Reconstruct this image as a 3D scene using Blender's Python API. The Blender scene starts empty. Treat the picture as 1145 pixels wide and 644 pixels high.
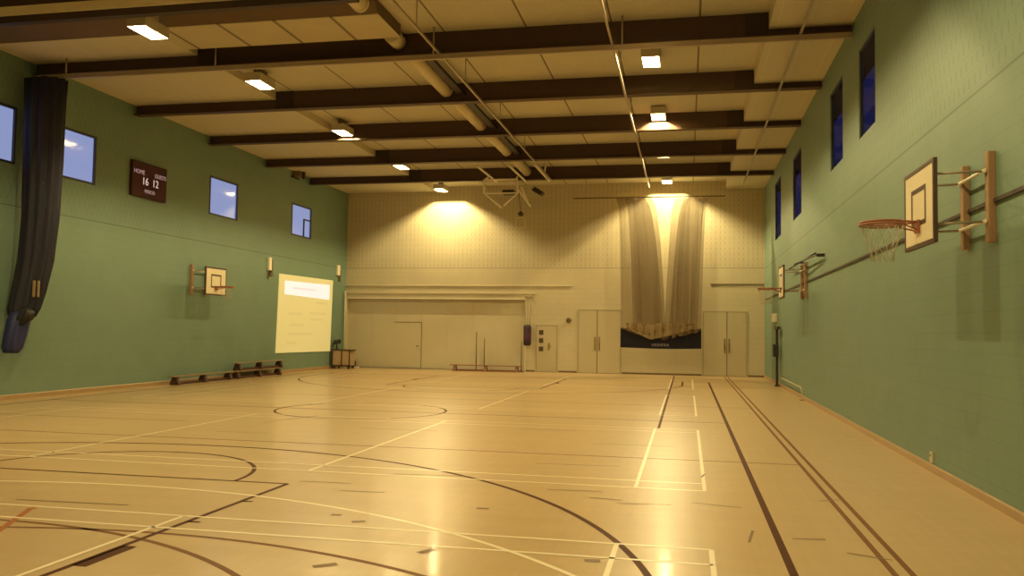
import bpy, math, random
from mathutils import Vector, Matrix
random.seed(7)
S = bpy.context.scene
C = S.collection
XL, XR, YF, YB, ZC = -15.18, 3.12, -1.9, 36.26, 8.12
PI = math.pi

# ------------------------------------------------------------------ mesh builder
class MB:
    def __init__(s): s.v = []; s.f = []; s.smooth = []
    def add(s, vs, fs, smooth=False):
        o = len(s.v); s.v += [tuple(p) for p in vs]
        for f in fs: s.f.append(tuple(i + o for i in f)); s.smooth.append(smooth)
        return s
    def box(s, x0, x1, y0, y1, z0, z1):
        x0, x1 = sorted((x0, x1)); y0, y1 = sorted((y0, y1)); z0, z1 = sorted((z0, z1))
        v = [(x, y, z) for z in (z0, z1) for y in (y0, y1) for x in (x0, x1)]
        return s.add(v, [(0, 2, 3, 1), (4, 5, 7, 6), (0, 1, 5, 4), (2, 6, 7, 3), (0, 4, 6, 2), (1, 3, 7, 5)])
    def bar(s, p, q, w, h):
        p, q = Vector(p), Vector(q); d = (q - p).normalized()
        up = Vector((0, 0, 1)) if abs(d.z) < .95 else Vector((1, 0, 0))
        a = d.cross(up).normalized(); b = a.cross(d)
        v = [o + a * sx * w / 2 + b * sz * h / 2 for o in (p, q) for sx, sz in ((-1, -1), (1, -1), (1, 1), (-1, 1))]
        return s.add(v, [(0, 1, 2, 3), (7, 6, 5, 4), (0, 4, 5, 1), (1, 5, 6, 2), (2, 6, 7, 3), (3, 7, 4, 0)])
    def tube(s, pts, r, n=10, closed=False, cap=True):
        pts = [Vector(p) for p in pts]; m = len(pts); rings = []
        rs = r if isinstance(r, (list, tuple)) else [r] * m
        for i, p in enumerate(pts):
            if closed: d = pts[(i + 1) % m] - pts[i - 1]
            else: d = pts[min(i + 1, m - 1)] - pts[max(i - 1, 0)]
            d.normalize()
            up = Vector((0, 0, 1)) if abs(d.z) < .95 else Vector((1, 0, 0))
            a = d.cross(up).normalized(); b = a.cross(d)
            rings.append([p + (a * math.cos(2 * PI * k / n) + b * math.sin(2 * PI * k / n)) * rs[i] for k in range(n)])
        v = [q for g in rings for q in g]; f = []
        for i in range(m if closed else m - 1):
            j = (i + 1) % m
            for k in range(n): f.append((i * n + k, i * n + (k + 1) % n, j * n + (k + 1) % n, j * n + k))
        s.add(v, f, True)
        if cap and not closed:
            o = len(s.v) - len(v)
            s.f += [tuple(o + k for k in range(n))[::-1], tuple(o + (m - 1) * n + k for k in range(n))]; s.smooth += [False, False]
        return s
    def lathe(s, prof, c=(0, 0, 0), n=20):
        v = []; f = []; m = len(prof)
        for r, z in prof:
            for k in range(n): v.append((c[0] + r * math.cos(2 * PI * k / n), c[1] + r * math.sin(2 * PI * k / n), c[2] + z))
        for i in range(m - 1):
            for k in range(n): f.append((i * n + k, i * n + (k + 1) % n, (i + 1) * n + (k + 1) % n, (i + 1) * n + k))
        s.add(v, f, True); o = len(s.v) - len(v)
        s.f += [tuple(o + k for k in range(n))[::-1], tuple(o + (m - 1) * n + k for k in range(n))]; s.smooth += [False, False]
        return s
    def prism(s, poly, axis, a, b):
        def P(u, w, t): return {'x': (t, u, w), 'y': (u, t, w), 'z': (u, w, t)}[axis]
        n = len(poly); v = [P(u, w, a) for u, w in poly] + [P(u, w, b) for u, w in poly]
        f = [tuple(range(n)), tuple(range(2 * n - 1, n - 1, -1))] + [(i, i + n, (i + 1) % n + n, (i + 1) % n) for i in range(n)]
        return s.add(v, f)
    def build(s, name, mat, parent=None, bevel=0):
        me = bpy.data.meshes.new(name); me.from_pydata(s.v, [], s.f)
        me.polygons.foreach_set('use_smooth', s.smooth); me.materials.append(mat); me.update()
        import bmesh
        bm = bmesh.new(); bm.from_mesh(me); bmesh.ops.recalc_face_normals(bm, faces=bm.faces); bm.to_mesh(me); bm.free()
        o = bpy.data.objects.new(name, me); C.objects.link(o)
        if parent is not None: o.parent = parent
        if bevel:
            m = o.modifiers.new('bevel', 'BEVEL'); m.width = bevel; m.segments = 2; m.limit_method = 'ANGLE'
        return o

def tag(o, label=None, cat=None, group=None, kind=None):
    for k, v in (('label', label), ('category', cat), ('group', group), ('kind', kind)):
        if v: o[k] = v
    return o
def empty(name, loc, label, cat, group=None, rz=0):
    o = bpy.data.objects.new(name, None); C.objects.link(o)
    o.location = loc; o.rotation_euler = (0, 0, rz); o.empty_display_size = .2
    return tag(o, label, cat, group)
def copy_tree(o, parent=None):
    c = o.copy(); C.objects.link(c)
    if parent is not None: c.parent = parent
    for ch in list(o.children): copy_tree(ch, c)
    return c
def struct(o, label=None, cat=None): return tag(o, label, cat, None, 'structure')

# ------------------------------------------------------------------ materials
class NT:
    def __init__(s, name):
        s.m = bpy.data.materials.new(name); s.m.use_nodes = True
        s.t = s.m.node_tree; s.b = s.t.nodes['Principled BSDF']; s.out = s.t.nodes['Material Output']
        s.obj = s.t.nodes.new('ShaderNodeTexCoord').outputs['Object']
        x = s.t.nodes.new('ShaderNodeSeparateXYZ'); s.t.links.new(s.obj, x.inputs[0]); s.x, s.y, s.z = x.outputs
    def set(s, n, i, v):
        if hasattr(v, 'is_linked') or isinstance(v, bpy.types.NodeSocket): s.t.links.new(v, n.inputs[i])
        else: n.inputs[i].default_value = v
    def math(s, op, a, b=0.0, c=None):
        n = s.t.nodes.new('ShaderNodeMath'); n.operation = op; s.set(n, 0, a); s.set(n, 1, b)
        if c is not None: s.set(n, 2, c)
        return n.outputs[0]
    def mix(s, f, a, b):
        n = s.t.nodes.new('ShaderNodeMix'); n.data_type = 'RGBA'; s.set(n, 0, f); s.set(n, 6, a); s.set(n, 7, b); return n.outputs[2]
    def vec(s, x, y, z):
        n = s.t.nodes.new('ShaderNodeCombineXYZ'); s.set(n, 0, x); s.set(n, 1, y); s.set(n, 2, z); return n.outputs[0]
    def noise(s, scale, detail=3, v=None):
        n = s.t.nodes.new('ShaderNodeTexNoise'); s.set(n, 'Vector', v if v is not None else s.obj); n.inputs['Scale'].default_value = scale; n.inputs['Detail'].default_value = detail
        return n.outputs['Fac']
    def brick(s, v, w, h, mortar=.006):
        n = s.t.nodes.new('ShaderNodeTexBrick'); s.set(n, 'Vector', v); n.inputs['Scale'].default_value = 1
        n.inputs['Brick Width'].default_value = w; n.inputs['Row Height'].default_value = h; n.inputs['Mortar Size'].default_value = mortar
        n.inputs['Color1'].default_value = (1, 1, 1, 1); n.inputs['Color2'].default_value = (.0, .0, .0, 1); n.inputs['Mortar'].default_value = (.5, .5, .5, 1)
        return n.outputs['Color'], n.outputs['Fac']
    def bump(s, h, strength=.3, dist=.01):
        n = s.t.nodes.new('ShaderNodeBump'); s.set(n, 'Height', h); n.inputs['Strength'].default_value = strength; n.inputs['Distance'].default_value = dist
        s.t.links.new(n.outputs[0], s.b.inputs['Normal'])
    def base(s, c, rough=.6, metal=0., spec=None):
        s.set(s.b, 'Base Color', c); s.set(s.b, 'Roughness', rough); s.b.inputs['Metallic'].default_value = metal
        if spec is not None: s.b.inputs['Specular IOR Level'].default_value = spec
        return s
def col(r, g, b): return (r, g, b, 1)
def paint(name, c, rough=.5, metal=0., var=.12, scale=6.):
    n = NT(name); f = n.noise(scale)
    n.base(n.mix(f, col(*[v * (1 - var) for v in c]), col(*[min(1, v * (1 + var)) for v in c])), rough, metal); return n.m
def glow(name, c, strength, base=(.02, .02, .02), rough=.3):
    n = NT(name); n.base(col(*base), rough)
    n.b.inputs['Emission Color'].default_value = col(*c); n.b.inputs['Emission Strength'].default_value = strength; return n.m

def wall_mat(name, c, along, zslot, dark, stagger=.5):
    n = NT(name); a = n.x if along == 'x' else n.y
    bc, bf = n.brick(n.vec(a, n.z, 0.), .45, .225, .006)
    nz = n.noise(1.3, 4); nf = n.noise(40, 2)
    c1 = n.mix(nz, col(*[v * .90 for v in c]), col(*[min(1, v * 1.08) for v in c]))
    c2 = n.mix(n.math('MULTIPLY', bf, .25), c1, col(*[v * .55 for v in c]))
    # narrow acoustic slots cast into the upper block courses
    row = n.math('FLOOR', n.math('DIVIDE', n.z, .225))
    off = n.math('MULTIPLY', n.math('MODULO', row, 2.), stagger)
    fa = n.math('FRACT', n.math('ADD', n.math('DIVIDE', n.math('ADD', a, 100.), .1875), off))
    fz = n.math('FRACT', n.math('DIVIDE', n.z, .225))
    m = n.math('LESS_THAN', n.math('ABSOLUTE', n.math('SUBTRACT', fa, .5)), .085)
    m = n.math('MULTIPLY', m, n.math('LESS_THAN', n.math('ABSOLUTE', n.math('SUBTRACT', fz, .5)), .28))
    m = n.math('MULTIPLY', m, n.math('GREATER_THAN', n.z, zslot))
    edge = n.math('LESS_THAN', n.math('ABSOLUTE', n.math('SUBTRACT', n.z, zslot)), .014)
    m2 = n.math('MAXIMUM', n.math('MULTIPLY', m, dark), n.math('MULTIPLY', edge, .5))
    n.base(n.mix(m2, c2, col(*[v * .12 for v in c])), .55)
    n.bump(n.math('SUBTRACT', n.math('MULTIPLY', nf, .3), n.math('ADD', bf, m)), .25, .004)
    return n.m
GREEN = (.172, .262, .20)
M = {}
M['green_l'] = wall_mat('green block wall left', GREEN, 'y', 4.45, .22)
M['green_r'] = wall_mat('green block wall right', GREEN, 'y', 4.45, .30)
M['cream'] = wall_mat('cream block wall', (.53, .465, .31), 'x', 4.48, .30, 0.)
M['cream_plain'] = paint('cream gloss paint', (.53, .465, .31), .45, 0, .04, 2)
M['cream_trim'] = paint('cream trim', (.68, .60, .42), .4, 0, .03)
M['partition'] = paint('partition laminate', (.53, .465, .31), .5, 0, .05, 1.5)
M['door'] = paint('cream door', (.48, .415, .27), .45, 0, .05, 2)
M['gap'] = paint('dark gap', (.10, .07, .04), .8)
n = NT('ceiling slab'); fx = n.math('FRACT', n.math('DIVIDE', n.math('ADD', n.x, 111.02), 1.78))
j = n.math('LESS_THAN', n.math('ABSOLUTE', n.math('SUBTRACT', fx, .5)), .012)
fx2 = n.math('FRACT', n.math('DIVIDE', n.math('ADD', n.x, 110.37), .5933)); j2 = n.math('LESS_THAN', n.math('ABSOLUTE', n.math('SUBTRACT', fx2, .5)), .012)
w = n.noise(60, 3); w2 = n.noise(.9, 3)
cc = n.mix(w2, col(.53, .49, .36), col(.63, .585, .44)); cc = n.mix(n.math('MULTIPLY', w, .25), cc, col(.33, .29, .20))
cc = n.mix(n.math('MULTIPLY', j2, .35), cc, col(.75, .65, .45)); cc = n.mix(n.math('MULTIPLY', j, .8), cc, col(.09, .05, .03))
n.base(cc, .85); n.bump(w, .3, .006); M['ceiling'] = n.m
n = NT('soffit board'); f1 = n.math('FRACT', n.math('DIVIDE', n.math('ADD', n.x, 100.), .6)); j = n.math('LESS_THAN', n.math('ABSOLUTE', n.math('SUBTRACT', f1, .5)), .012)
w = n.noise(45, 3); cc = n.mix(w, col(.52, .475, .335), col(.63, .575, .42)); cc = n.mix(n.math('MULTIPLY', j, .5), cc, col(.80, .70, .5)); n.base(cc, .8); M['soffit'] = n.m
n = NT('plenum board'); f1 = n.math('FRACT', n.math('DIVIDE', n.math('ADD', n.x, 100.35), 1.22)); j = n.math('LESS_THAN', n.math('ABSOLUTE', n.math('SUBTRACT', f1, .5)), .03)
w = n.noise(1.5, 3); cc = n.mix(w, col(.46, .40, .26), col(.56, .49, .32)); cc = n.mix(n.math('MULTIPLY', j, .8), cc, col(.12, .08, .05)); n.base(cc, .7); M['plenum'] = n.m
M['beam'] = paint('dark brown steel', (.070, .034, .019), .55, 0, .1, 3)
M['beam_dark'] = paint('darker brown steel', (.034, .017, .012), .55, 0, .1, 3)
M['brown_board'] = paint('brown board', (.14, .088, .047), .6, 0, .1, 3)
M['duct'] = paint('cream duct', (.66, .56, .36), .5, 0, .05, 3)
M['black'] = paint('black', (.018, .015, .014), .5)
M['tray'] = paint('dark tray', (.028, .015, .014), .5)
M['track'] = paint('grey aluminium', (.42, .34, .26), .35, .4, .08, 4)
M['white_steel'] = paint('white steel', (.86, .79, .64), .4, 0, .05)
M['housing'] = paint('pale grey lamp housing', (.50, .43, .29), .45, 0, .05)
M['reflector'] = paint('white reflector', (.66, .64, .58), .3, 0, .02)
# sports floor
n = NT('sports floor boards')
bc, bf = n.brick(n.vec(n.y, n.x, 0.), 1.9, .13, .0016)
st = n.noise(1., 4, n.vec(n.math('MULTIPLY', n.x, 14.), n.math('MULTIPLY', n.y, .8), 0.)); big = n.noise(.35, 3)
fine = n.noise(3., 5, n.vec(n.math('MULTIPLY', n.x, 1.5), n.math('MULTIPLY', n.y, 1.), 0.))
cc = n.mix(st, col(.50, .345, .175), col(.60, .43, .225)); cc = n.mix(n.math('MULTIPLY', big, .45), cc, col(.57, .39, .20))
cc = n.mix(n.math('MULTIPLY', bc, .10), cc, col(.42, .28, .12)); cc = n.mix(n.math('MULTIPLY', bf, .25), cc, col(.26, .16, .07))
wear = n.noise(1., 5, n.vec(n.math('MULTIPLY', n.x, .55), n.math('MULTIPLY', n.y, 4.), 0.))
cc = n.mix(n.math('MULTIPLY', n.math('SUBTRACT', wear, .35), .55), cc, col(.36, .235, .10))
cc = n.mix(n.math('MULTIPLY', fine, .12), cc, col(.34, .22, .10))
n.base(cc, n.math('ADD', n.math('MULTIPLY', fine, .03), .30), 0, .30); n.b.inputs['Coat Weight'].default_value = .13; n.b.inputs['Coat Roughness'].default_value = .11; M['floor'] = n.m
M['line_white'] = paint('cream line paint', (.86, .73, .52), .35, 0, .06, 8)
M['line_dark'] = paint('dark brown line paint', (.085, .032, .016), .5, 0, .15, 8)
M['line_brown'] = paint('worn brown line paint', (.19, .095, .045), .5, 0, .15, 8)
M['line_red'] = paint('worn red line paint', (.36, .14, .06), .5, 0, .15, 8)
for k_ in ('line_dark', 'line_brown', 'line_red'): M[k_].node_tree.nodes['Principled BSDF'].inputs['Specular IOR Level'].default_value = .03
M['scuff'] = paint('rubber scuff', (.20, .12, .055), .6, 0, .2, 8)
M['wood_trim'] = paint('varnished skirting', (.40, .26, .13), .4, 0, .1, 3)
M['wood_brown'] = paint('brown varnished wood', (.33, .19, .10), .4, 0, .15, 6)
M['bench_wood'] = paint('pale bench plank', (.27, .17, .095), .4, 0, .1, 6)
M['bench_dark'] = paint('dark bench wood', (.07, .03, .018), .5, 0, .1, 6)
M['red_wood'] = paint('reddish bench wood', (.26, .10, .055), .45, 0, .1, 6)
M['board'] = paint('cream backboard', (.86, .76, .56), .35, 0, .02)
M['board_line'] = paint('dark backboard line', (.07, .035, .02), .5)
M['rim'] = paint('orange rim', (.30, .105, .05), .4, 0, .1)
M['cord'] = paint('white cord', (.48, .43, .31), .8)
M['frame_dark'] = paint('dark window frame', (.045, .05, .07), .5)
n = NT('lit blue window pane'); n.base(col(.02, .02, .03), .06)
n.b.inputs['Emission Color'].default_value = col(.40, .48, .86); n.b.inputs['Emission Strength'].default_value = .62; M['pane_lit'] = n.m
n = NT('dusk window glass'); gl = n.t.nodes.new('ShaderNodeBsdfGlossy'); gl.inputs['Roughness'].default_value = .05; gl.inputs['Color'].default_value = col(.6, .6, .8)
tr = n.t.nodes.new('ShaderNodeBsdfTransparent'); mx = n.t.nodes.new('ShaderNodeMixShader'); mx.inputs[0].default_value = .06
n.t.links.new(tr.outputs[0], mx.inputs[1]); n.t.links.new(gl.outputs[0], mx.inputs[2]); n.t.links.new(mx.outputs[0], n.out.inputs[0]); M['glass'] = n.m
def net_mat(name, c, alpha):
    n = NT(name); n.base(col(*c), .9, 0, .1); n.b.inputs['Alpha'].default_value = alpha; return n.m
M['net_brown'] = net_mat('brown netting', (.27, .185, .095), .52)
M['net_sheer'] = net_mat('sheer netting', (.36, .26, .13), .25)
n = NT('gathered blue net'); f = n.noise(1., 3, n.vec(n.math('MULTIPLY', n.x, 30.), n.math('MULTIPLY', n.y, 30.), n.math('MULTIPLY', n.z, .8)))
n.base(n.mix(f, col(.004, .004, .008), col(.026, .023, .046)), .8); M['net_navy'] = n.m
M['navy'] = paint('navy vinyl', (.005, .0035, .013), .85, 0, .2, 4)
M['navy2'] = paint('blue vinyl bag', (.020, .024, .115), .45, 0, .25, 5)
M['pale_print'] = paint('pale print', (.13, .115, .12), .6)
M['tan'] = paint('tan webbing', (.26, .18, .09), .7)
M['purple'] = paint('dark purple leather', (.035, .012, .028), .4)
M['bag_plum'] = paint('plum leather', (.075, .022, .05), .35)
M['sign_dark'] = paint('dark brown sign', (.07, .04, .015), .5)
M['brass'] = paint('dull brass', (.30, .21, .09), .4, .6)
M['bell'] = paint('dark bell', (.13, .085, .035), .5)
M['screen'] = glow('projected yellow slide', (1., .81, .26), .38, (.5, .45, .3), .6)
M['screen_edge'] = glow('projected slide margin', (1., .83, .28), .40, (.5, .45, .3), .6)
M['screen_head'] = glow('projected white banner', (1., .91, .95), .70, (.5, .45, .4), .6)
M['screen_text'] = glow('projected faint text', (1., .88, .86), .60, (.3, .3, .3), .6)
M['screen_text2'] = glow('projected faint text on yellow', (.97, .78, .25), .35, (.48, .43, .28), .6)
M['maroon'] = paint('maroon scoreboard face', (.046, .005, .009), .8, 0, .05)
M['led'] = glow('pale score figures', (1., .72, .66), .7)
M['led_dim'] = glow('dim score words', (1., .62, .58), .34)
M['trolley'] = paint('trolley panel', (.40, .28, .16), .5)
M['trolley_edge'] = paint('dark trolley edge', (.075, .03, .02), .5)
M['added_eave'] = paint('eave board', (.01, .01, .012), .9)

# ------------------------------------------------------------------ shell
def holed(name, mat, axis, a, b, u0, u1, z0, z1, holes):
    """wall slab between planes axis=a and axis=b with rectangular openings (u0,u1,z0,z1)"""
    us = sorted({u0, u1, *[h[0] for h in holes], *[h[1] for h in holes]}); zs = sorted({z0, z1, *[h[2] for h in holes], *[h[3] for h in holes]})
    m = MB(); P = (lambda t, u, z: (t, u, z)) if axis == 'x' else (lambda t, u, z: (u, t, z))
    for i in range(len(us) - 1):
        for k in range(len(zs) - 1):
            uc, zc = (us[i] + us[i + 1]) / 2, (zs[k] + zs[k + 1]) / 2
            if any(h[0] < uc < h[1] and h[2] < zc < h[3] for h in holes): continue
            for t in (a, b): m.add([P(t, us[i], zs[k]), P(t, us[i + 1], zs[k]), P(t, us[i + 1], zs[k + 1]), P(t, us[i], zs[k + 1])], [(0, 1, 2, 3)])
    for h in holes + [(u0, u1, z0, z1)]:
        c = [(h[0], h[2]), (h[1], h[2]), (h[1], h[3]), (h[0], h[3])]
        for i in range(4):
            (p, q), (r, s_) = c[i], c[(i + 1) % 4]
            m.add([P(a, p, q), P(b, p, q), P(b, r, s_), P(a, r, s_)], [(0, 1, 2, 3)])
    me = bpy.data.meshes.new(name); me.from_pydata(m.v, [], m.f); me.materials.append(mat)
    import bmesh
    bm = bmesh.new(); bm.from_mesh(me); bmesh.ops.remove_doubles(bm, verts=bm.verts, dist=1e-5); bmesh.ops.recalc_face_normals(bm, faces=bm.faces); bm.to_mesh(me); bm.free()
    o = bpy.data.objects.new(name, me); C.objects.link(o); return struct(o)

floor = struct(MB().box(XL - .3, XR + .3, YF - .3, YB + .6, -.2, 0).build('floor', M['floor']))
struct(MB().box(XL - .3, XR + .3, YF - .3, YB + .6, ZC, ZC + .25).build('ceiling', M['ceiling']))
LW = [(14.95, 16.70, 5.40, 6.72), (18.13, 19.42, 5.38, 6.66), (24.84, 26.62, 5.38, 6.65), (30.70, 32.48, 5.38, 6.65)]
RW = [(15.22, 16.60, 5.38, 7.05), (18.30, 19.82, 5.38, 7.12), (24.77, 26.67, 5.16, 7.05), (30.05, 32.0, 5.14, 7.20)]
holed('wall_left', M['green_l'], 'x', XL, XL - .22, YF, YB + .3, 0, ZC, LW)
holed('wall_right', M['green_r'], 'x', XR, XR + .08, YF, YB + .3, 0, ZC, RW)
PX0, PX1, PZ = -15.10, -6.88, 3.10
holed('wall_back', M['cream'], 'y', YB, YB + .24, XL, XR, 0, ZC, [(PX0, PX1, 0, PZ)])
struct(MB().box(XL, XR, YF - .2, YF, 0, ZC).build('wall_front', M['green_l']))
for i, (y0, y1, z0, z1) in enumerate(LW):
    w = struct(empty('window_%d' % (i + 1), (XL, (y0 + y1) / 2, z0), None, None)); cy = (y0 + y1) / 2
    f = MB(); t = .055
    for a, b, c, d in ((y0, y1, z0, z0 + t), (y0, y1, z1 - t, z1), (y0, y0 + t, z0, z1), (y1 - t, y1, z0, z1)):
        f.box(-.06, .012, a - cy, b - cy, c - z0, d - z0)
    f.build('window_frame', M['frame_dark'], w)
    m = MB()
    m.box(-.058, -.045, y0 - cy + .02, y1 - cy - .02, .02, z1 - z0 - .02); m.build('window_pane', M['pane_lit'], w)
    if i == 3:
        MB().box(-.05, .0, -.03 + .25, .03 + .25, .05, .75).box(-.05, .0, .22, y1 - cy - .04, .72, .77).build('dark_bar', M['frame_dark'], w)  # dark bars across part of this one pane
for i, (y0, y1, z0, z1) in enumerate(RW):
    cy = (y0 + y1) / 2; w = struct(empty('window_%d' % (i + 5), (XR, cy, z0), None, None)); f = MB(); t = .03
    for a, b, c, d in ((y0, y1, z0, z0 + t), (y0, y1, z1 - t, z1), (y0, y0 + t, z0, z1), (y1 - t, y1, z0, z1)):
        f.box(.02, .06, a - cy, b - cy, c - z0, d - z0)
    f.build('window_frame', M['frame_dark'], w)
    MB().box(.035, .042, y0 - cy + .01, y1 - cy - .01, .01, z1 - z0 - .01).build('window_pane', M['glass'], w)
struct(MB().box(XR + .08, XR + .85, YF, YB, 7.62, 7.75).build('trim_1', M['added_eave']))  # overhang board added outside to darken the upper window panes
# skirting
struct(MB().prism([(XR, 0), (XR, .10), (XR - .012, .10), (XR - .022, .085), (XR - .022, 0)], 'y', YF, YB).build('baseboard_right', M['wood_trim']))
struct(MB().prism([(XL, 0), (XL, .12), (XL + .012, .12), (XL + .022, .10), (XL + .022, 0)], 'y', YF, YB).build('baseboard_left', M['wood_trim']))
b = MB(); b.box(PX1, -6.42, YB - .02, YB, 0, .07); b.box(-5.40, -4.60, YB - .02, YB, 0, .07); b.box(-2.68, .60, YB - .02, YB, 0, .07); b.box(2.46, XR - .03, YB - .02, YB, 0, .07)
struct(b.build('baseboard_back', M['brown_board']))
# rails across the back wall
struct(MB().box(XL + .01, -4.83, YB - .05, YB, 3.69, 3.73).build('trim_2', M['cream_trim']))
struct(MB().box(XL + .01, -6.4, YB - .045, YB, 3.36, 3.40).build('trim_3', M['cream_trim']))
struct(MB().box(.95, XR - .03, YB - .04, YB, 3.79, 3.82).build('trim_4', M['brown_board']))
struct(MB().box(XR - .03, XR, 7.0, 35.8, 3.14, 3.18).build('trim_5', M['beam_dark']))
# soffits beside the walls, cut at the beams
BY = [13.48 + 3.76 * k for k in range(-3, 6)]
sr = MB(); sl = MB()
for k in range(len(BY) - 1):
    a, b2 = BY[k] + .012, BY[k + 1] - .012
    sr.box(1.56, XR, a, b2, 7.78, ZC)
    if BY[k] > 13.6: sl.box(XL, -10.93, a, b2, 7.90, ZC)
    elif BY[k] > 13: sl.box(XL, -10.93, 15.77, b2, 7.90, ZC)
sr.box(1.56, XR, BY[-1] + .012, YB, 7.78, ZC); sl.box(XL, -10.93, BY[-1] + .012, YB, 7.90, ZC)
struct(sr.build('trim_6', M['soffit'])); struct(sl.build('trim_7', M['soffit'])); struct(MB().prism([(15.74, 7.89), (15.768, 7.89), (15.768, ZC), (14.80, ZC)], 'x', XL, -10.93).build('trim_9', M['brown_board']))

# ------------------------------------------------------------------ court markings (paint on the floor)
def strip(m, x0, y0, x1, y1, w, z):
    d = Vector((x1 - x0, y1 - y0)); p = Vector((-d.y, d.x)).normalized() * w / 2
    m.add([(x0 - p.x, y0 - p.y, z), (x0 + p.x, y0 + p.y, z), (x1 + p.x, y1 + p.y, z), (x1 - p.x, y1 - p.y, z)], [(0, 1, 2, 3)])
def arc(m, cx, cy, r, a0, a1, w, z, n=72):
    v = []; 
    for i in range(n + 1):
        a = math.radians(a0 + (a1 - a0) * i / n)
        for q in (r - w / 2, r + w / 2): v.append((cx + q * math.cos(a), cy + q * math.sin(a), z))
    m.add(v, [(2 * i, 2 * i + 1, 2 * i + 3, 2 * i + 2) for i in range(n)])
bd = MB(); W = .042; zb = .0024
for ya in (1.05, 9.77, 18.48, 27.2):
    yb = ya + 6.1
    for y in (ya, yb, ya + .46, yb - .46): strip(bd, .20, y, -13.2, y, W, zb)
    for x in (.20, -.56, -4.52, -8.48, -12.44, -13.2): strip(bd, x, ya, x, yb, W, zb)
bd.build('badminton_lines', M['line_white'], floor)
bk = MB(); z = .0014; cx = -6.81
for x in (.77, cx * 2 - .77): strip(bk, x, 3.1, x, 31.4, .065, z)
for y, s in ((3.1, 1), (31.4, -1)):
    strip(bk, .77, y, cx * 2 - .77, y, .05, z)
    fy = y + s * 5.8
    strip(bk, cx - 2.45, fy, cx + 2.45, fy, .05, z)
    for sx in (-1, 1): strip(bk, cx + sx * 2.45, y, cx + sx * 2.45, fy, .055, z)
    arc(bk, cx, fy, 1.8, 0, s * 180, .05, z, 48)
    by = y + s * 1.6
    arc(bk, cx, by, 6.73, s * 8, s * 172, .06, z, 120)
    for sx in (-1, 1):
        strip(bk, cx + sx * 6.665, y, cx + sx * 6.665, by + s * .93, .06, z)
        for q in (2.95, 3.86, 4.8): strip(bk, cx + sx * 2.45, y + s * q, cx + sx * 2.57, y + s * q, .05, z)
        bk.box(cx + sx * 2.45, cx + sx * 2.575, y + s * 2.38, y + s * 2.93, z - .0005, z)
strip(bk, .77, 17.25, cx * 2 - .77, 17.25, .05, z); arc(bk, cx, 17.3, 1.8, 0, 360, .05, z, 72)
strip(bk, -.50, 15.9, -.50, 35.5, .05, z)
bk.build('basketball_lines', M['line_dark'], floor)
ot = MB(); z = .0008
for x in (1.50, 1.63): strip(ot, x, 3.0, x, 35.8, .05, z)
strip(ot, -15., 12.08, 1.50, 12.08, .045, z); strip(ot, -15., 20.9, 1.50, 20.9, .045, z)
arc(ot, -5.94, 2.12, 4.46, 45, 150, .055, z); arc(ot, -4.43, .91, 5.6, 50, 110, .055, z)
strip(ot, -14.4, 14.2, -9., 14.2, .04, z)
ot.build('worn_court_lines', M['line_brown'], floor)
wa = MB(); arc(wa, -5.90, 1.33, 7.02, 30, 165, .045, .0018, 110); wa.build('goal_circle_line', M['line_white'], floor)
rd = MB(); strip(rd, -6.08, 7.08, -5.62, 6.15, .06, .0011); strip(rd, -6.08, 7.08, -6.02, 7.05, .06, .0012); rd.build('red_line_mark', M['line_red'], floor)
sc = MB()
for x, y, a, l in ((.55, 7.71, 82, .45), (1.03, 7.74, 10, .28), (-.42, 8.85, 8, .55), (-.83, 9.02, -8, .35), (1.42, 7.26, -25, .35), (-2.9, 7.35, 30, .12), (-1.95, 8.2, 5, .12), (-2.0, 6.52, 60, .16), (-3.4, 8.7, 4, .5), (-4.0, 9.1, 3, .6), (-1.2, 9.4, 6, .6), (.3, 9.0, -15, .5), (-3.2, 7.55, 5, .1), (-2.6, 5.95, 40, .18), (-.7, 6.58, 8, .12), (.2, 10.8, 80, .25), (-3.0, 9.9, 5, .9), (-1.4, 11.2, 4, 1.1), (-5.9, 7.4, 3, 1.2), (-4.9, 14.2, 2, 1.4), (-.8, 13.4, 3, 1.3), (-2.4, 15.0, 2, 1.0), (1.5, 9.6, 30, .3), (-7.4, 15.2, 75, 1.5), (-7.2, 13.0, 3, .9)):
    d = Vector((math.cos(math.radians(a)), math.sin(math.radians(a)))) * l / 2
    strip(sc, x - d.x, y - d.y, x + d.x, y + d.y, .025 if l > .2 else .07, .0028)
tag(sc.build('scuff_marks', M['scuff'], floor), kind='stuff')

# ------------------------------------------------------------------ beams
ordinal = ['nearest', 'second', 'third', 'fourth', 'fifth', 'farthest']
hb, D0 = 7.61, ZC
def make_beam(name, label):
    e = empty(name, (0, 0, hb), label, 'beam', 'steel ceiling beams')
    MB().box(XL + .01, XR - .01, -.01, .01, .02, ZC - hb).build('web', M['beam'], e)
    MB().box(XL + .01, XR - .01, -.12, .12, 0, .022).build('bottom_flange', M['beam'], e)
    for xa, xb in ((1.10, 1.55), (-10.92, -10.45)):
        MB().box(xa, xb, -.045, -.0105, .025, ZC - hb - .01).build('dark_web_plate', M['beam_dark'], e)  # darker plates laid on the web beside each soffit edge
    return e
blabels = ['dark brown steel beam nearest the camera, cut off by the top of the photo', 'dark brown steel beam above the long silver curtain track', 'dark brown steel beam next behind the curtain track beam', 'dark brown steel beam with light glowing on its web beside the right lamp',
           'dark brown steel beam second from the cream back wall', 'dark brown steel beam closest to the cream back wall']
b0 = None
for k in range(-3, 6):
    lb = blabels[k] if k >= 0 else 'dark brown steel beam out of view, %s before the nearest seen one' % ['first', 'second', 'third'][-k - 1]
    e = make_beam('ceiling_beam', lb) if b0 is None else copy_tree(b0)
    if b0 is None: b0 = e
    e.location = (0, 13.48 + 3.76 * k, hb); e['label'] = lb
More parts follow.
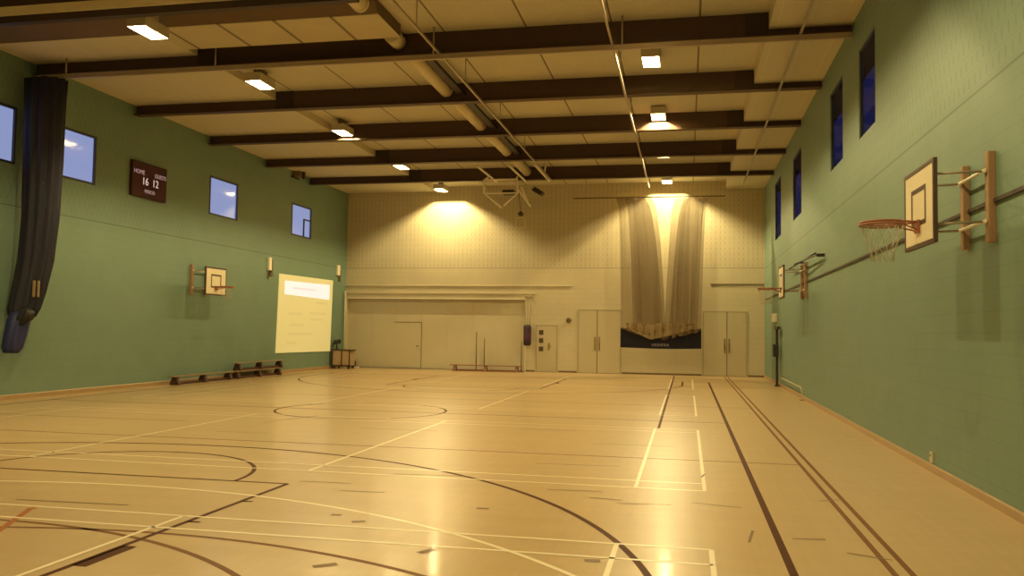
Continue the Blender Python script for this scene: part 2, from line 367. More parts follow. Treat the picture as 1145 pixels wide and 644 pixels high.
# cream trunking under the near beam
e = empty('cable_trunking', (-10.3, 13.3, 7.3), 'cream cable trunking over a dark strip below the nearest beam at top left', 'trunking')
MB().box(XL + 10.32, 4.8, -.05, .14, .13, .305).build('cover', M['duct'], e, .01); MB().box(XL + 10.32, 4.8, -.03, .12, .0, .128).build('dark_strip', M['beam_dark'], e)  # cream cover with a dark strip below it
# dropped plenum box
e = empty('duct_plenum', (-8.4, 16.0, 7.86), 'wide shallow boxed duct with pale jointed underside at top left', 'duct')
MB().prism([(-.65, 0), (-.63, 0), (-.63, .255), (-.97, .255)], 'x', -2.5, 2.5).box(-2.5, 2.5, .65, .67, 0, .255).box(2.48, 2.5, -.63, .65, 0, .255).box(-2.5, -2.48, -.63, .65, 0, .255).build('side_panel', M['brown_board'], e)
MB().box(-2.5, 2.5, -.65, .67, -.015, -.0005).build('underside_panel', M['plenum'], e)
# round duct in sections between the webs
e = empty('round_duct', (-6.12, 13.5, 7.93), 'round cream ventilation duct running to the far wall through the beams', 'duct')
segs = [(13.53, 15.02), (16.70, 17.20), (17.28, 20.94), (21.06, 24.70), (24.82, 28.46), (28.58, 32.22)]
for a, b2 in segs:
    MB().tube([(0, a - 13.5, 0), (0, b2 - 13.5, 0)], .17, 20).build('duct_section', M['duct'], e)
    if b2 - a > 1: MB().tube([(0, b2 - 13.5 - .10, 0), (0, b2 - 13.5 - .04, 0)], .178, 20).build('joint_collar', M['duct'], e)
e = empty('dark_trough', (-5.72, 17., 7.8), 'dark trough alongside the round cream duct', 'cable tray')  # dark open trough beside the duct
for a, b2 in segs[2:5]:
    MB().box(-.11, .11, a - 17, b2 - 17, 0, .015).box(-.11, -.095, a - 17, b2 - 17, 0, .06).box(.095, .11, a - 17, b2 - 17, 0, .06).build('trough_section', M['tray'], e)

# ------------------------------------------------------------------ lamps
def make_lamp():
    e = empty('ceiling_lamp', (0, 0, 0), '-', 'lamp', 'box floodlights on the ceiling')
    ax, ay, h = .185, .37, .165
    MB().box(-ax - .02, ax + .02, -ay - .02, ay + .02, h, h + .04).box(-ax - .02, -ax, -ay - .02, ay + .02, 0, h).box(ax, ax + .02, -ay - .02, ay + .02, 0, h).box(-ax, ax, -ay - .02, -ay, 0, h).box(-ax, ax, ay, ay + .02, 0, h).build('housing', M['housing'], e)
    MB().box(-ax, ax, -ay, ay, h - .006, h - .0005).build('reflector', M['reflector'], e)
    L = bpy.data.lights.new('lamp_tube', 'POINT'); L.shadow_soft_size = .03; L.energy = 680; L.color = (1., .79, .37)
    o = bpy.data.objects.new('lamp_tube', L); C.objects.link(o); o.parent = e; o.location = (0, 0, .113)
    return e
lamp0 = None
def lamp(x, y, z, label):
    global lamp0
    if lamp0 is None: lamp0 = make_lamp(); e = lamp0
    else: e = copy_tree(lamp0)
    e.location = (x, y, z); e['label'] = label
    power = (2.1 if x > -5 else 1.4) if y > 34 else (.84 if x < -5 else .93)
    for ch in e.children:
        if ch.type == 'LIGHT': ch.data = ch.data.copy(); ch.data.energy = 650 * power
    h_top = .2055
    top = ZC
    if top - z - .21 > .01:
        MB().box(-.05, .05, -.25, .25, h_top, top - z).build('mount', M['housing'], e)
    return e
xl_, xr_ = -10.36, -.82
for y, t in ((14.60, 'lit box floodlight nearest the camera, left row beside the boxed duct'), (19.05, 'second lit box floodlight from the camera in the left row'), (24.2, 'third lit box floodlight in the left row, glowing on a beam'),
             (29.7, 'fourth lit box floodlight in the left row, mostly behind a beam'), (34.85, 'lit box floodlight in the left row throwing a bright patch on the cream wall')): lamp(xl_, y, 7.72 if y > 15 else 7.47, t)
for y, t in ((19.25, 'lit box floodlight nearest the camera in the right row'), (24.25, 'second lit box floodlight in the right row, glowing on a beam web'), (29.6, 'box floodlight in the right row hidden behind the fifth beam'), (34.85, 'lit box floodlight just above the gathered net at the far wall')): lamp(xr_, y, 7.88, t)
for i, y in enumerate((9.9, 4.7, -.4)): lamp(xl_, y, 7.72, 'left row floodlight out of view, %s back from the seen ones' % ['first', 'second', 'third'][i])
for i, y in enumerate((14.1, 9., 3.9, -1.)): lamp(xr_, y, 7.88, 'right row floodlight out of view, %s back from the seen ones' % ['first', 'second', 'third', 'fourth'][i])

# ------------------------------------------------------------------ curtain tracks
def rail(name, x, y0, y1, z, label, rods):
    e = empty(name, (x, y0, z), label, 'curtain track', 'ceiling curtain tracks')
    MB().box(-.022, .022, 0, y1 - y0, 0, .05).box(-.006, .006, 0, y1 - y0, .05, .058).build('rail', M['track'], e)
    for r in rods: MB().tube([(0, r - y0, .055), (0, r - y0, ZC - z)], .012, 8).build('hanger_rod', M['track'], e)
    return e
rl = lambda a: [y + 1.8 for y in a]
rail('curtain_track', -5.13, 11, 32.0, 7.53, 'thin curtain track running away beside the round duct', [15.4, 19.1, 22.9, 26.6, 30.4])
rail('curtain_track', -1.50, 11, 34.1, 7.53, 'thin curtain track running away to the gathered net', [15.4, 19.1, 22.9, 26.6, 30.4])
rail('curtain_track', 2.12, 11, 33.6, 7.53, 'thin curtain track running away below the right soffit', [])
e = empty('curtain_track', (-6., 16.92, 7.42), 'long silver curtain track spanning the hall below the second beam', 'curtain track', 'ceiling curtain tracks')
MB().box(XL + .25 + 6, XR - .06 + 6, -.035, .035, 0, .10).build('rail', M['track'], e)
for x in (-14.1, -10.3, -5.25, -1.3): MB().tube([(x + 6, 0, .10), (x + 6, 0, (7.90 if x < -10.93 else ZC) - 7.42)], .018, 8).build('hanger_rod', M['track'], e)

# ------------------------------------------------------------------ gathered dividing curtain at left
e = empty('divider_curtain', (-14.6, 16.9, 0), 'dark gathered dividing curtain hanging by the left wall with blue bag', 'curtain')
def bunch(levels, n=56, amp=.13, lobes=11, ph=0.):
    v = []; f = []
    for (x, y, zz, rx, ry) in levels:
        for k in range(n):
            a = 2 * PI * k / n; q = 1 + amp * math.sin(lobes * a + ph + zz * .25) + amp * .5 * math.sin((lobes * 2 + 3) * a - zz * .4)
            v.append((x + rx * q * math.cos(a), y + ry * q * math.sin(a), zz))
    m = len(levels)
    for i in range(m - 1):
        for k in range(n): f.append((i * n + k, i * n + (k + 1) % n, (i + 1) * n + (k + 1) % n, (i + 1) * n + k))
    f += [tuple(range(n))[::-1], tuple((m - 1) * n + k for k in range(n))]
    b = MB(); b.add(v, f, True); return b
bunch([(.0, 0, 7.405, .46, .30), (-.0, 0, 6.9, .45, .30), (.0, 0, 5.5, .43, .29), (-.01, 0, 4.2, .40, .28), (-.06, -.03, 3.2, .385, .27), (-.15, -.08, 2.5, .36, .26), (-.20, -.14, 2.1, .34, .24), (-.20, -.20, 1.9, .28, .2)]).build('gathered_net', M['net_navy'], e)
bunch([(-.16, -.24, 2.02, .20, .20), (-.20, -.28, 1.85, .24, .22), (-.24, -.32, 1.5, .23, .22), (-.27, -.36, 1.2, .22, .20), (-.28, -.38, 1.08, .15, .14)], 40, .06, 7).build('vinyl_bag', M['navy2'], e)
bunch([(.02, -.36, 2.12, .05, .05), (.08, -.38, 2.0, .16, .10), (.02, -.38, 1.85, .18, .10), (-.1, -.4, 1.7, .08, .06)], 24, .2, 5).build('dark_tail', M['black'], e)
MB().box(.16, .20, -.335, -.29, 2.35, 2.72).box(.25, .285, -.30, -.26, 2.35, 2.72).build('webbing_strap', M['tan'], e)

# ------------------------------------------------------------------ basketball goals on the walls
def make_goal(proj=.62):
    """wall plane x=0, board toward -x, centre y=0, z absolute"""
    e = empty('basketball_goal', (0, 0, 0), '-', 'basketball goal', 'wall mounted practice goals')
    for s in (-1, 1):
        u = MB().box(-.075, 0, s * .41 - .055, s * .41 + .055, 2.73, 3.68).build('upright', M['wood_brown'], e, .008)
        for zz in (2.95, 3.48): MB().tube([(-.08, s * .41, zz), (-.095, s * .41, zz)], .025, 10).build('bolt', M['white_steel'], u)
    for zz in (2.95, 3.48):
        MB().tube([(-.10, -.44, zz), (-.10, .44, zz)], .018, 10).build('cross_rail', M['white_steel'], e)
        for s in (-1, 1): MB().tube([(-.08, s * .40, zz), (-proj + .03, s * .40, zz - .02)], .014, 8).build('arm', M['track'], e)
    x0, x1 = -proj - .012, -proj + .012; y0, y1, z0, z1 = -.6, .6, 2.72, 3.60
    bd_ = MB().box(x0, x1, y0 + .02, y1 - .02, z0 + .02, z1 - .02).build('backboard', M['board'], e)
    t = .045; m = MB()
    for a, b2, c, d in ((y0, y1, z0, z0 + t), (y0, y1, z1 - t, z1), (y0, y0 + t, z0 + t, z1 - t), (y1 - t, y1, z0 + t, z1 - t)): m.box(x0 - .004, x1 + .012, a, b2, c, d)
    m.build('border_frame', M['board_line'], bd_)
    m = MB(); a, t = .295, .05; za, zb2 = 2.96, 3.38
    for p, q, c, d in ((-a, a, za, za + t), (-a, a, zb2 - t, zb2), (-a, -a + t, za + t, zb2 - t), (a - t, a, za + t, zb2 - t)): m.box(x0 - .003, x0 - .0005, p, q, c, d)
    m.build('target_square', M['board_line'], bd_)
    rc, rr, rz = x0 - .15 - .225, .225, 3.0
    m = MB(); m.tube([(rc + rr * math.cos(2 * PI * k / 40), rr * math.sin(2 * PI * k / 40), rz) for k in range(40)], .013, 10, True)
    m.tube([(rc + (rr + .012) * math.cos(2 * PI * k / 40), (rr + .012) * math.sin(2 * PI * k / 40), rz - .028) for k in range(40)], .012, 10, True)
    r_ = m.build('rim', M['rim'], e)
    m = MB().box(x0 - .03, x0, -.07, .07, rz - .12, rz + .02)
    for s in (-1, 1): m.tube([(x0 - .02, s * .05, rz - .09), (rc + rr * .75, s * .15, rz - .03)], .009, 8).tube([(x0 - .02, s * .055, rz), (rc + rr * .8, s * .13, rz)], .011, 8)
    m.build('rim_bracket', M['rim'], r_)
    m = MB(); n_, lv = 12, [(.222, 0), (.19, .12), (.15, .22), (.125, .32), (.12, .40)]
    for k in range(n_):
        for s in (-1, 1):
            pts = []
            for i, (r0, dz) in enumerate(lv):
                a = 2 * PI * (k + s * i * .5) / n_; pts.append((rc + r0 * math.cos(a), r0 * math.sin(a), rz - .03 - dz))
            m.tube(pts, .003, 5)
    m.build('net', M['cord'], r_)
    return e
g = make_goal(); g.location = (XR, 10.0, 0); g['label'] = 'near practice goal on the right green wall with cream backboard'
g2 = copy_tree(g); g2.location = (XR, 24.0, 0); g2['label'] = 'far practice goal on the right green wall, seen almost edge on'
g3 = copy_tree(g); g3.location = (XL, 24.35, 0); g3.rotation_euler = (0, 0, PI); g3['label'] = 'practice goal on the left green wall above the low benches'
# long tubes beside the far right goal
e = empty('wall_tube_rail', (XR, 20.7, 3.6), 'pair of long dark tubes on brackets along the right wall by the far goal', 'rail')
MB().tube([(-.16, .3, .08), (-.16, 5.8, .10)], .022, 10).build('tube', M['tray'], e); MB().tube([(-.10, .0, .02), (-.16, .3, .03), (-.30, 3.2, .05)], .02, 10).build('tube', M['tray'], e)
for a, b, c, d in ((-.02, .02, -.03, .04), (2.98, 3.02, .05, .09), (5.6, 5.64, .06, .10)): MB().box(-.18, 0, a, b, c, d).build('bracket', M['tray'], e)

# ------------------------------------------------------------------ things on the left wall
def text(s, size, mat, parent, loc, rot, name, sx=1.):
    cu = bpy.data.curves.new('t', 'FONT'); cu.body = s; cu.size = size; cu.align_x = 'CENTER'; cu.align_y = 'CENTER'; cu.extrude = .002
    to = bpy.data.objects.new('t', cu); C.objects.link(to); bpy.context.view_layer.update()
    me = bpy.data.meshes.new_from_object(to.evaluated_get(bpy.context.evaluated_depsgraph_get())); bpy.data.objects.remove(to)
    me.materials.clear(); me.materials.append(mat); o = bpy.data.objects.new(name, me); C.objects.link(o)
    o.parent = parent; o.location = loc; o.rotation_euler = rot; o.scale = (sx, 1, 1); return o
e = empty('scoreboard', (XL, 21.6, 5.36), 'dark maroon electronic scoreboard reading 16 12 on the left wall', 'scoreboard')
MB().box(.0, .09, -.80, .80, 0, 1.0).build('case', M['maroon'], e, .015)
RL = (PI / 2, 0, PI / 2)
text('16', .30, M['led'], e, (.095, -.22, .46), RL, 'clock_figures'); text('12', .30, M['led'], e, (.095, .25, .46), RL, 'clock_figures')
text('HOME', .17, M['led_dim'], e, (.095, -.50, .70), RL, 'word_sign')
text('GUESTS', .16, M['led_dim'], e, (.095, .48, .70), RL, 'word_sign')
text('PERIOD', .14, M['led_dim'], e, (.095, .0, .19), RL, 'word_sign')
# projection
e = empty('projection_screen', (XL, 32.2, .75), 'bright yellow projected slide with white banner on the left wall', 'screen')
MB().prism([(-2.55, .03), (2.42, .0), (2.56, 3.08), (-2.42, 3.04)], 'x', .004, .03).build('slide_surface', M['screen'], e)
MB().prism([(-1.98, 2.28), (2.2, 2.22), (2.2, 2.86), (-1.98, 2.80)], 'x', .030, .034).build('banner', M['screen_head'], e)
MB().box(.034, .036, -1.3, .9, 2.52, 2.60).build('banner_line', M['screen_text'], e)
m = MB()
for y0, y1, zz in ((.9, 2., 2.0), (.3, 1.9, 1.55), (-1.6, -.4, 1.5), (-1.5, -.2, 1.05), (.4, 1.6, 1.3), (-1.6, .5, .7), (-1.7, -.9, .35)): m.box(.030, .032, y0, y1, zz, zz + .10)
m.build('faint_lines', M['screen_text2'], e)
e = empty('security_box', (XL, 30.9, 7.6), 'small dark bracketed box high on the left wall under a beam', 'box')
MB().box(.02, .30, -.22, .14, .08, .30).build('case', M['brown_board'], e, .02); MB().box(0, .05, -.35, .30, .02, .08).build('bracket', M['black'], e); MB().box(.28, .36, .02, .16, .02, .30).build('hood', M['black'], e)
e = empty('wall_bracket', (XL, 29.0, 3.55), 'pale narrow fitting on a dark bracket left of the projected slide', 'bracket')
MB().box(0, .09, -.15, .03, .30, .78).build('pale_plate', M['white_steel'], e, .01); MB().box(0, .08, .04, .14, .18, .70).box(0, .12, -.10, .10, .08, .22).build('bracket', M['brown_board'], e); MB().tube([(.05, -.02, .0), (.05, -.02, .1)], .035, 10).build('knob', M['white_steel'], e)
e = empty('wall_light', (XL, 35.25, 4.08), 'pale upright fitting near the far left corner', 'light fitting')
MB().box(0, .10, -.14, .12, .0, .46).build('body', M['white_steel'], e, .02); MB().box(0, .06, .13, .30, -.25, .25).build('backplate', M['brown_board'], e)
tag(MB().tube([(XL + .12, 35.95, 0.), (XL + .12, 35.95, 3.45)], .03, 10).tube([(XL, 35.95, 3.3), (XL + .13, 35.95, 3.3)], .02, 8).build('corner_pipe', M['cream_trim']), 'pale upright pipe in the far left corner', 'pipe')

# ------------------------------------------------------------------ benches
def make_bench(L, plank, under):
    e = empty('gym_bench', (0, 0, 0), '-', 'bench', 'low gym benches')
    MB().box(-.12, .12, -L / 2, L / 2, .235, .27).build('seat', plank, e, .006)
    MB().box(-.03, .03, -L / 2 + .1, L / 2 - .1, .0, .08).build('balance_beam', under, e, .004)
    for y in (-L / 2 + .22, 0, L / 2 - .22): MB().prism([(-.15, 0), (.15, 0), (.15, .03), (.07, .235), (-.07, .235), (-.15, .03)], 'y', y - .06, y + .06).build('leg', under, e)
    return e
b1 = make_bench(3.40, M['bench_wood'], M['bench_dark']); b1.location = (XL + .35, 24.25, 0); b1['label'] = 'low bench on the floor by the left wall, nearer one'
b2 = copy_tree(b1); b2.location = (XL + .35, 27.72, 0); b2['label'] = 'low bench by the left wall with another stacked on it'
b3 = copy_tree(b1); b3.location = (XL + .33, 27.85, .272); b3['label'] = 'bench stacked on top of another by the left wall'
b4 = make_bench(3.15, M['red_wood'], M['red_wood']); b4.location = (-8.4, 35.45, 0); b4.rotation_euler = (0, 0, -PI / 2); b4['label'] = 'reddish low bench in front of the cream partition'
def post(x, h, label):
    e = empty('court_post', (x, 35.82, 0), label, 'post', 'thin court posts at the partition')
    MB().tube([(0, 0, .03), (0, 0, h)], .022, 10).build('pole', M['brown_board'], e); MB().lathe([(.14, 0), (.14, .02), (.05, .04), (.025, .06)]).build('base', M['bench_dark'], e)
post(-8.92, 1.68, 'tallest thin dark post behind the reddish bench'); post(-8.56, 1.40, 'shorter thin post just right of the tallest behind the bench'); post(-6.93, 1.30, 'thin post at the right end of the reddish bench')

# ------------------------------------------------------------------ trolley corner
e = empty('media_trolley', (-14.62, 34.95, 0), 'brown media trolley with dark edges in the far left corner', 'trolley')
MB().box(-.42, .36, -.30, .30, .14, .78).build('cabinet', M['trolley'], e)
m = MB()
for x in (-.43, .0, .36): m.box(x - .025, x + .025, -.325, -.30, .10, .82)
m.box(-.45, .40, -.325, -.30, .10, .17).build('edge_trim', M['trolley_edge'], e)
MB().box(-.48, .42, -.34, .34, .79, .83).build('top', M['trolley_edge'], e)
w0 = None
for x, y in ((-.35, -.25), (.3, -.25), (-.35, .25), (.3, .25)):
    MB().tube([(x - .02, y, .055), (x + .02, y, .055)], .055, 12).box(x - .02, x + .02, y - .02, y + .02, .055, .14).build('castor', M['black'], e)
e = empty('projector', (-14.98, 34.95, .83), 'dark projector on a short stand on top of the trolley', 'projector')
MB().box(-.10, .10, -.10, .10, 0, .02).tube([(0, 0, .02), (.0, 0, .22)], .03, 10).build('stand', M['black'], e)
MB().prism([(-.16, .20), (.12, .26), (.14, .44), (-.08, .40)], 'y', -.14, .14).build('body', M['black'], e, .01); MB().tube([(.12, 0, .34), (.17, 0, .35)], .05, 14).build('lens', M['tray'], e)
e = empty('kit_bag', (-14.5, 35.6, 0), 'small dark bag on a pale tray beside the trolley', 'bag')
MB().box(-.22, .26, -.16, .16, 0, .06).build('tray', M['cream_trim'], e, .01)
MB().lathe([(.05, .06), (.14, .10), (.17, .20), (.15, .30), (.08, .37), (.02, .39)]).build('body', M['bench_dark'], e); MB().tube([(.06 * math.cos(a), 0, .38 + .07 * math.sin(a)) for a in [PI * k / 8 for k in range(9)]], .012, 8).build('handle', M['black'], e)

# ------------------------------------------------------------------ partition and doors in the back wall
yp = YB + .17
e = struct(empty('partition', (PX0, yp, 0), 'cream folding partition filling the wide opening in the back wall', 'partition'))
wid = (PX1 - PX0) / 7
for k in range(7): MB().box(k * wid + .002, (k + 1) * wid - .002, 0, .06, .01, PZ - .01).build('panel', M['partition'], e)
dl = MB().box(2.22, 3.50, -.014, -.001, .03, 2.07).build('pass_door', M['partition'], e)
MB().box(2.22, 3.50, -.02, -.0145, 2.05, 2.08).box(3.49, 3.51, -.02, -.0145, .03, 2.07).build('door_edge', M['bell'], dl); MB().box(3.28, 3.36, -.05, -.0145, .98, 1.04).build('door_handle', M['brass'], dl)
e2 = MB().box(PX0 - .05, PX1 + .06, YB - .03, YB, PZ, PZ + .05).box(PX0 - .05, PX0, YB - .03, YB, 0, PZ).box(PX1, PX1 + .06, YB - .03, YB, 0, PZ).build('trim_8', M['cream_trim']); struct(e2)
def door(nm, x0, x1, zt, split, label):
    e = struct(empty(nm, ((x0 + x1) / 2, YB, 0), label, 'door')); c = (x0 + x1) / 2
    MB().box(x0 - c - .04, x0 - c, -.025, 0, 0, zt + .04).box(x1 - c, x1 - c + .04, -.025, 0, 0, zt + .04).box(x0 - c, x1 - c, -.025, 0, zt, zt + .04).build('door_frame', M['door'], e)
    MB().box(x0 - c, x1 - c, -.004, -.001, 0.002, zt).build('door_gap', M['gap'], e)
    xs = [x0] + ([split] if split else []) + [x1]
    for a, b in zip(xs[:-1], xs[1:]):
        lf = MB().box(a - c + .014, b - c - .014, -.018, -.005, .015, zt - .012).build('door_leaf', M['door'], e)
        if split:
            hx = (b - .09 if a == x0 else a + .09) - c
            MB().box(hx - .035, hx + .035, -.024, -.0185, .95, 1.55).build('push_plate', M['brass'], lf); MB().tube([(hx, -.025, 1.1), (hx, -.06, 1.12), (hx, -.06, 1.38), (hx, -.025, 1.4)], .012, 8).build('door_handle', M['brass'], lf)
        else:
            MB().box(.06, .14, -.022, -.0185, .95, 1.25).build('door_plate', M['brass'], lf); MB().tube([(.10, -.022, 1.12), (.10, -.06, 1.12), (.20, -.06, 1.12)], .013, 8).build('door_handle', M['brass'], lf)
    return e
door('door_1', -6.37, -5.46, 2.0, None, 'single cream door beside the punch bag')
door('door_2', -4.55, -2.74, 2.68, -3.74, 'tall cream double door left of the gathered net')
door('door_3', .65, 2.41, 2.66, 1.62, 'tall cream double door right of the gathered net')
for zz, w_ in ((1.70, 'top'), (1.35, 'middle'), (.99, 'bottom')):
    o = MB().box(-6.25, -6.06, YB - .028, YB - .0185, zz - .10, zz + .10).build('door_sign', M['sign_dark'])
    tag(o, '%s of the three dark square signs on the single cream door' % w_, 'sign', 'square signs on the single door')
e = empty('alarm_bell', (-4.97, YB, 2.24), 'small dark round bell on the cream wall between the doors', 'bell')
MB().tube([(0, -.03, 0), (0, -.07, 0), (0, -.09, 0)], [.11, .11, .06], 18).build('gong', M['bell'], e); MB().box(-.06, .06, -.03, 0, -.10, .08).build('back_box', M['bell'], e)
# punch bag
e = empty('punch_bag', (-6.72, 36.0, 1.12), 'dark purple punch bag hanging on the cream wall by the single door', 'punch bag')
MB().lathe([(.08, 0), (.14, .02), (.165, .08), (.165, .82), (.14, .88), (.06, .90)], (0, 0, 0), 24).build('bag_body', M['purple'], e)
MB().lathe([(.168, .26), (.170, .27), (.170, .50), (.168, .51)], (0, 0, 0), 24).build('plum_band', M['bag_plum'], e)  # lighter plum band round the bag
for s in (-1, 1): MB().tube([(s * .10, 0, .88), (s * .13, .22, 2.14)], .010, 8).build('strap', M['bell'], e)
MB().box(-.16, .16, .19, .255, 2.13, 2.16).build('wall_plate', M['cream_trim'], e)

# ------------------------------------------------------------------ gathered net at the back wall
e = empty('gathered_net_curtain', (-1.01, 34.22, .066), 'brown netting gathered at the far wall above a navy skirt', 'net')
def sheet(xa_top, xb_top, xa_bot, xb_bot, z0f, z1, yc, amp, waves, nz=18, nx=120, ph=0.):
    v = []; f = []
    for j in range(nz + 1):
        t = j / nz
        for i in range(nx + 1):
            u = i / nx; ztop = z1; zbot = z0f(u); zz = ztop + (zbot - ztop) * t
            q = t ** .45; x = (xa_top + (xa_bot - xa_top) * q) * (1 - u) + (xb_top + (xb_bot - xb_top) * q) * u
            a = amp * (.6 + .4 * math.sin(3 * t + i * .11 + ph))
            x += .35 * a * math.sin(2 * PI * waves * u * 2 + ph); y = yc + a * math.sin(2 * PI * waves * u + ph + .5 * math.sin(2.2 * t)) + .04 * math.sin(9 * t + u * 5)
            v.append((x, y, zz))
    for j in range(nz):
        for i in range(nx): a = j * (nx + 1) + i; f.append((a, a + 1, a + nx + 2, a + nx + 1))
    b = MB(); b.add(v, f, True); return b
sag = lambda u: 1.95 - .45 * math.sin(PI * u) ** 1.2 + .03 * math.sin(23 * u)
sheet(-1.86, -.42, -1.62, .22, lambda u: 1.88 - .42 * u + .03 * math.sin(25 * u), 7.36, -.05, .11, 5).build('left_bunch', M['net_brown'], e)
sheet(-1.55, -.75, -1.15, .12, lambda u: 1.70 - .25 * u, 7.36, .06, .07, 3.5, ph=1.).build('left_bunch', M['net_brown'], e)
sheet(.55, 1.84, .13, 1.62, lambda u: 1.48 + .36 * u + .03 * math.sin(21 * u), 7.34, -.05, .11, 5, ph=2.).build('right_bunch', M['net_brown'], e)
sheet(.95, 1.80, .32, 1.45, lambda u: 1.52 + .25 * u, 7.34, .06, .07, 3.5, ph=.6).build('right_bunch', M['net_brown'], e)
sheet(-1.2, 1.2, -1.1, 1.1, lambda u: 1.55, 7.36, .13, .05, 3.3).build('sheer_middle', M['net_sheer'], e)
m = MB(); n_ = 40; v = []; f = []
for i in range(n_ + 1):
    u = i / n_; x = -1.66 + 3.29 * u; yy = .10 + .05 * math.sin(9 * u) - .03; b0_ = 1.13 - .03 * math.sin(PI * u)
    top = 1.96 - (.16 * math.sin(PI * u))
    for yy2, zz in ((yy - .012, b0_), (yy - .012, top), (yy + .012, top), (yy + .012, b0_)): v.append((x, yy2, zz))
for i in range(n_):
    for k in range(4): a = i * 4 + k; b = i * 4 + (k + 1) % 4; f.append((a, b, b + 4, a + 4))
f += [(0, 1, 2, 3), (n_ * 4 + 3, n_ * 4 + 2, n_ * 4 + 1, n_ * 4)]
m.add(v, f); sk = m.build('navy_skirt', M['navy'], e)
# tattered lower net drooping in front of the skirt
sheet(-1.45, 1.35, -1.40, 1.30, lambda u: 1.93 - (.46 if u < .36 else .46 * (1 - (u - .36) / .64) ** .8) * (u / .36 if u < .36 else 1.), 2.15, -.10, .07, 9, 4).build('net_hem', net_mat('folded net hem', (.34, .25, .13), .85), e)
m = MB(); random.seed(3); xx = -.37
for wd in (.08, .10, .09, .11, .09, .10): m.box(xx, xx + wd, -.012, -.005, 1.20, 1.20 + random.uniform(.10, .13)); xx += wd + .025
m.build('skirt_print', M['pale_print'], sk)
e['label'] = 'brown netting gathered before the far wall above a navy skirt'; e.scale = (.962, 1, .962)
e = empty('net_rail', (-1.45, 34.24, 7.15), 'thin dark rail carrying the gathered net across the far wall', 'rail')
MB().box(-3.1, 2.9, -.02, .02, 0, .045).build('rail', M['brown_board'], e)
for x in (-2.6, 2.6): MB().tube([(x, 0, .045), (x, 0, (ZC if x < 2.9 else 7.78) - 7.15)], .012, 8).build('hanger_rod', M['track'], e)

# ------------------------------------------------------------------ folding goal under the ceiling
e = empty('folding_ceiling_goal', (-6.7, 31., 7.55), 'white tubular folding basketball frame hung below the ceiling near the far wall', 'basketball frame')
T = lambda *p, r=.036: MB().tube([(x + 6.7, y - 31., z - 7.55) for x, y, z in p], r, 10)
W_ = M['white_steel']
for x in (-7.32, -6.17, -5.24): T((x, 29.0, 7.565), (x, 32.25, 7.565), r=.042).build('long_tube', W_, e)
T((-7.55, 31, 7.42), (-6.26, 31, 7.42)).build('top_tube', W_, e); T((-7.51, 31, 6.91), (-6.22, 31, 6.91), r=.028).build('lower_tube', W_, e)
T((-7.53, 31, 7.42), (-7.51, 31, 6.91)).build('drop_tube', W_, e); T((-6.26, 31, 7.53), (-6.22, 31, 6.91)).build('drop_tube', W_, e); T((-7.36, 31, 7.53), (-7.53, 31, 7.40)).build('drop_tube', W_, e)
T((-7.47, 31, 6.89), (-6.87, 31.2, 6.38)).build('brace', W_, e); T((-6.23, 31, 6.90), (-6.8, 31.2, 6.46)).build('brace', W_, e)
T((-6.31, 31, 7.2), (-5.78, 31.3, 6.42)).build('brace', W_, e); T((-6.1, 31, 7.15), (-5.9, 31.3, 6.63)).build('brace', W_, e); T((-5.24, 31., 7.54), (-5.18, 31.02, 7.92)).build('hanger', W_, e)
MB().box(-.14, .30, .1, .5, -.66, -.50).build('winch_box', M['beam_dark'], e); MB().prism([(.95, -.50), (1.28, -.70), (1.42, -.60), (1.08, -.38)], 'y', .2, .6).build('drive_box', M['beam_dark'], e)
MB().lathe([(.02, -.08), (.09, -.04), (.11, .03), (.06, .10), (.02, .12)], (.56, .2, -1.43)).tube([(.56, .2, -1.32), (.5, .1, -.64)], .012, 8).build('pulley', M['bench_dark'], e)
m = MB()
for a, b, c, d in ((.38, .75, -1.95, -1.92), (.38, .75, -1.57, -1.54), (.38, .41, -1.92, -1.57), (.72, .75, -1.92, -1.57)): m.box(a, b, .18, .22, c, d)
m.tube([(.56, .2, -1.55), (.56, .2, -1.50)], .015, 8).build('folded_hoop', M['duct'], e)

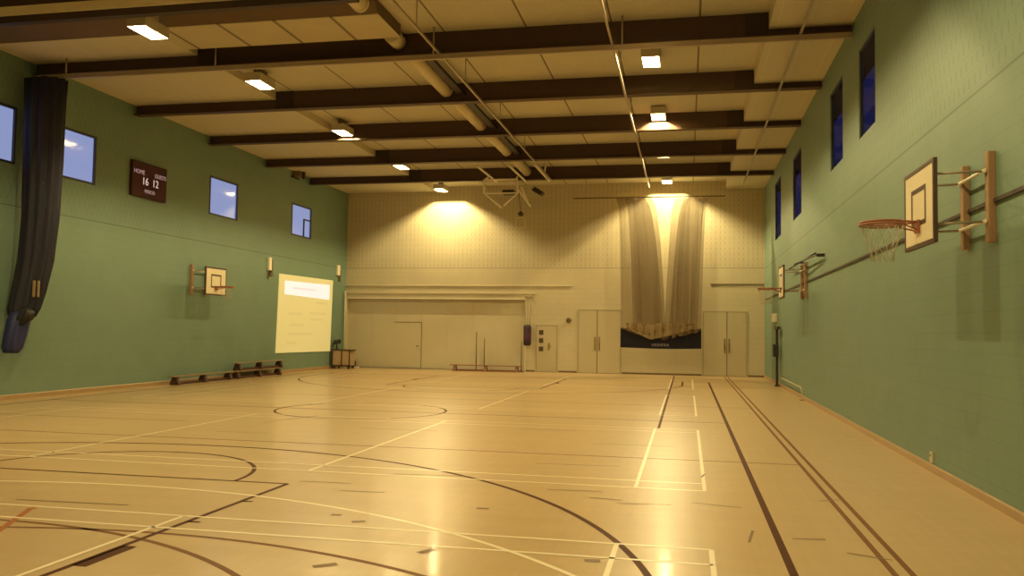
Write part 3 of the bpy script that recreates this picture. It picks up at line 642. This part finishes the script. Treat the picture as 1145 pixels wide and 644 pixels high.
# ------------------------------------------------------------------ right wall, far end
e = empty('net_post', (XR - .12, 30.2, 0), 'dark upright net post with a black winch box by the far right wall', 'post')
MB().box(-.04, .04, -.05, .05, 0, 2.0).build('upright', M['tray'], e); MB().box(-.13, .04, -.20, .20, 1.0, 1.42).build('winch_box', M['black'], e, .02); MB().box(-.05, .05, -.55, .35, 1.93, 2.02).build('top_arm', M['tray'], e); MB().box(-.07, .08, -.12, .12, 0, .04).build('base', M['black'], e)
e = empty('control_box', (XR, 31.7, 2.2), 'small white control box on the right wall above the net post', 'box')
MB().box(-.12, 0, -.35, .35, 0, .30).build('case', M['white_steel'], e, .01); MB().box(-.125, -.12, -.28, .28, .04, .26).build('cover', M['cream_trim'], e)
e = empty('guard_pipe', (XR, 24., 0), 'thin pale pipe low along the right wall by the net post', 'pipe')
MB().tube([(-.10, 5.6, .12), (-.10, 5.2, .34), (-.10, .25, .34), (-.10, .05, .30), (-.10, .0, .01)], .012, 10).build('pipe', M['cream_trim'], e); MB().box(-.16, -.04, -.06, .06, 0, .02).build('foot', M['wood_brown'], e)
e = empty('wall_socket', (XR, 12.0, .12), 'small pale socket just above the right skirting', 'socket')
MB().box(-.03, 0, -.07, .0, 0, .14).build('case', M['duct'], e, .005); MB().box(-.034, -.03, -.045, -.025, .08, .11).build('slot', M['black'], e)

# ------------------------------------------------------------------ world, camera, view
wd = bpy.data.worlds.new('World'); S.world = wd; wd.use_nodes = True
wd.node_tree.nodes['Background'].inputs[0].default_value = (.055, .065, .30, 1); wd.node_tree.nodes['Background'].inputs[1].default_value = .16
f, yaw, pitch, roll, h = 951.03, -.2033, .0505, .0147, 1.7416
fw = Vector((math.sin(yaw) * math.cos(pitch), math.cos(yaw) * math.cos(pitch), math.sin(pitch)))
r = Vector((math.cos(yaw), -math.sin(yaw), 0)); u = r.cross(fw); c, s = math.cos(roll), math.sin(roll)
R2 = r * c + u * s; U2 = u * c - r * s
cam = bpy.data.cameras.new('camera'); co = bpy.data.objects.new('camera', cam); C.objects.link(co)
mw = Matrix((( R2.x, U2.x, -fw.x, 0), (R2.y, U2.y, -fw.y, 0), (R2.z, U2.z, -fw.z, h), (0, 0, 0, 1)))
co.matrix_world = mw; cam.sensor_width = 36; cam.lens = f / 1145 * 36; cam.clip_end = 200; S.camera = co
vs = S.view_settings; vs.view_transform = 'Standard'; vs.look = 'None'; vs.gamma = 1; vs.use_curve_mapping = False; vs.exposure = 0.0
S.cycles.use_denoising = True; S.cycles.max_bounces = 10; S.cycles.diffuse_bounces = 6; S.cycles.transparent_max_bounces = 16
S.cycles.sample_clamp_indirect = 8
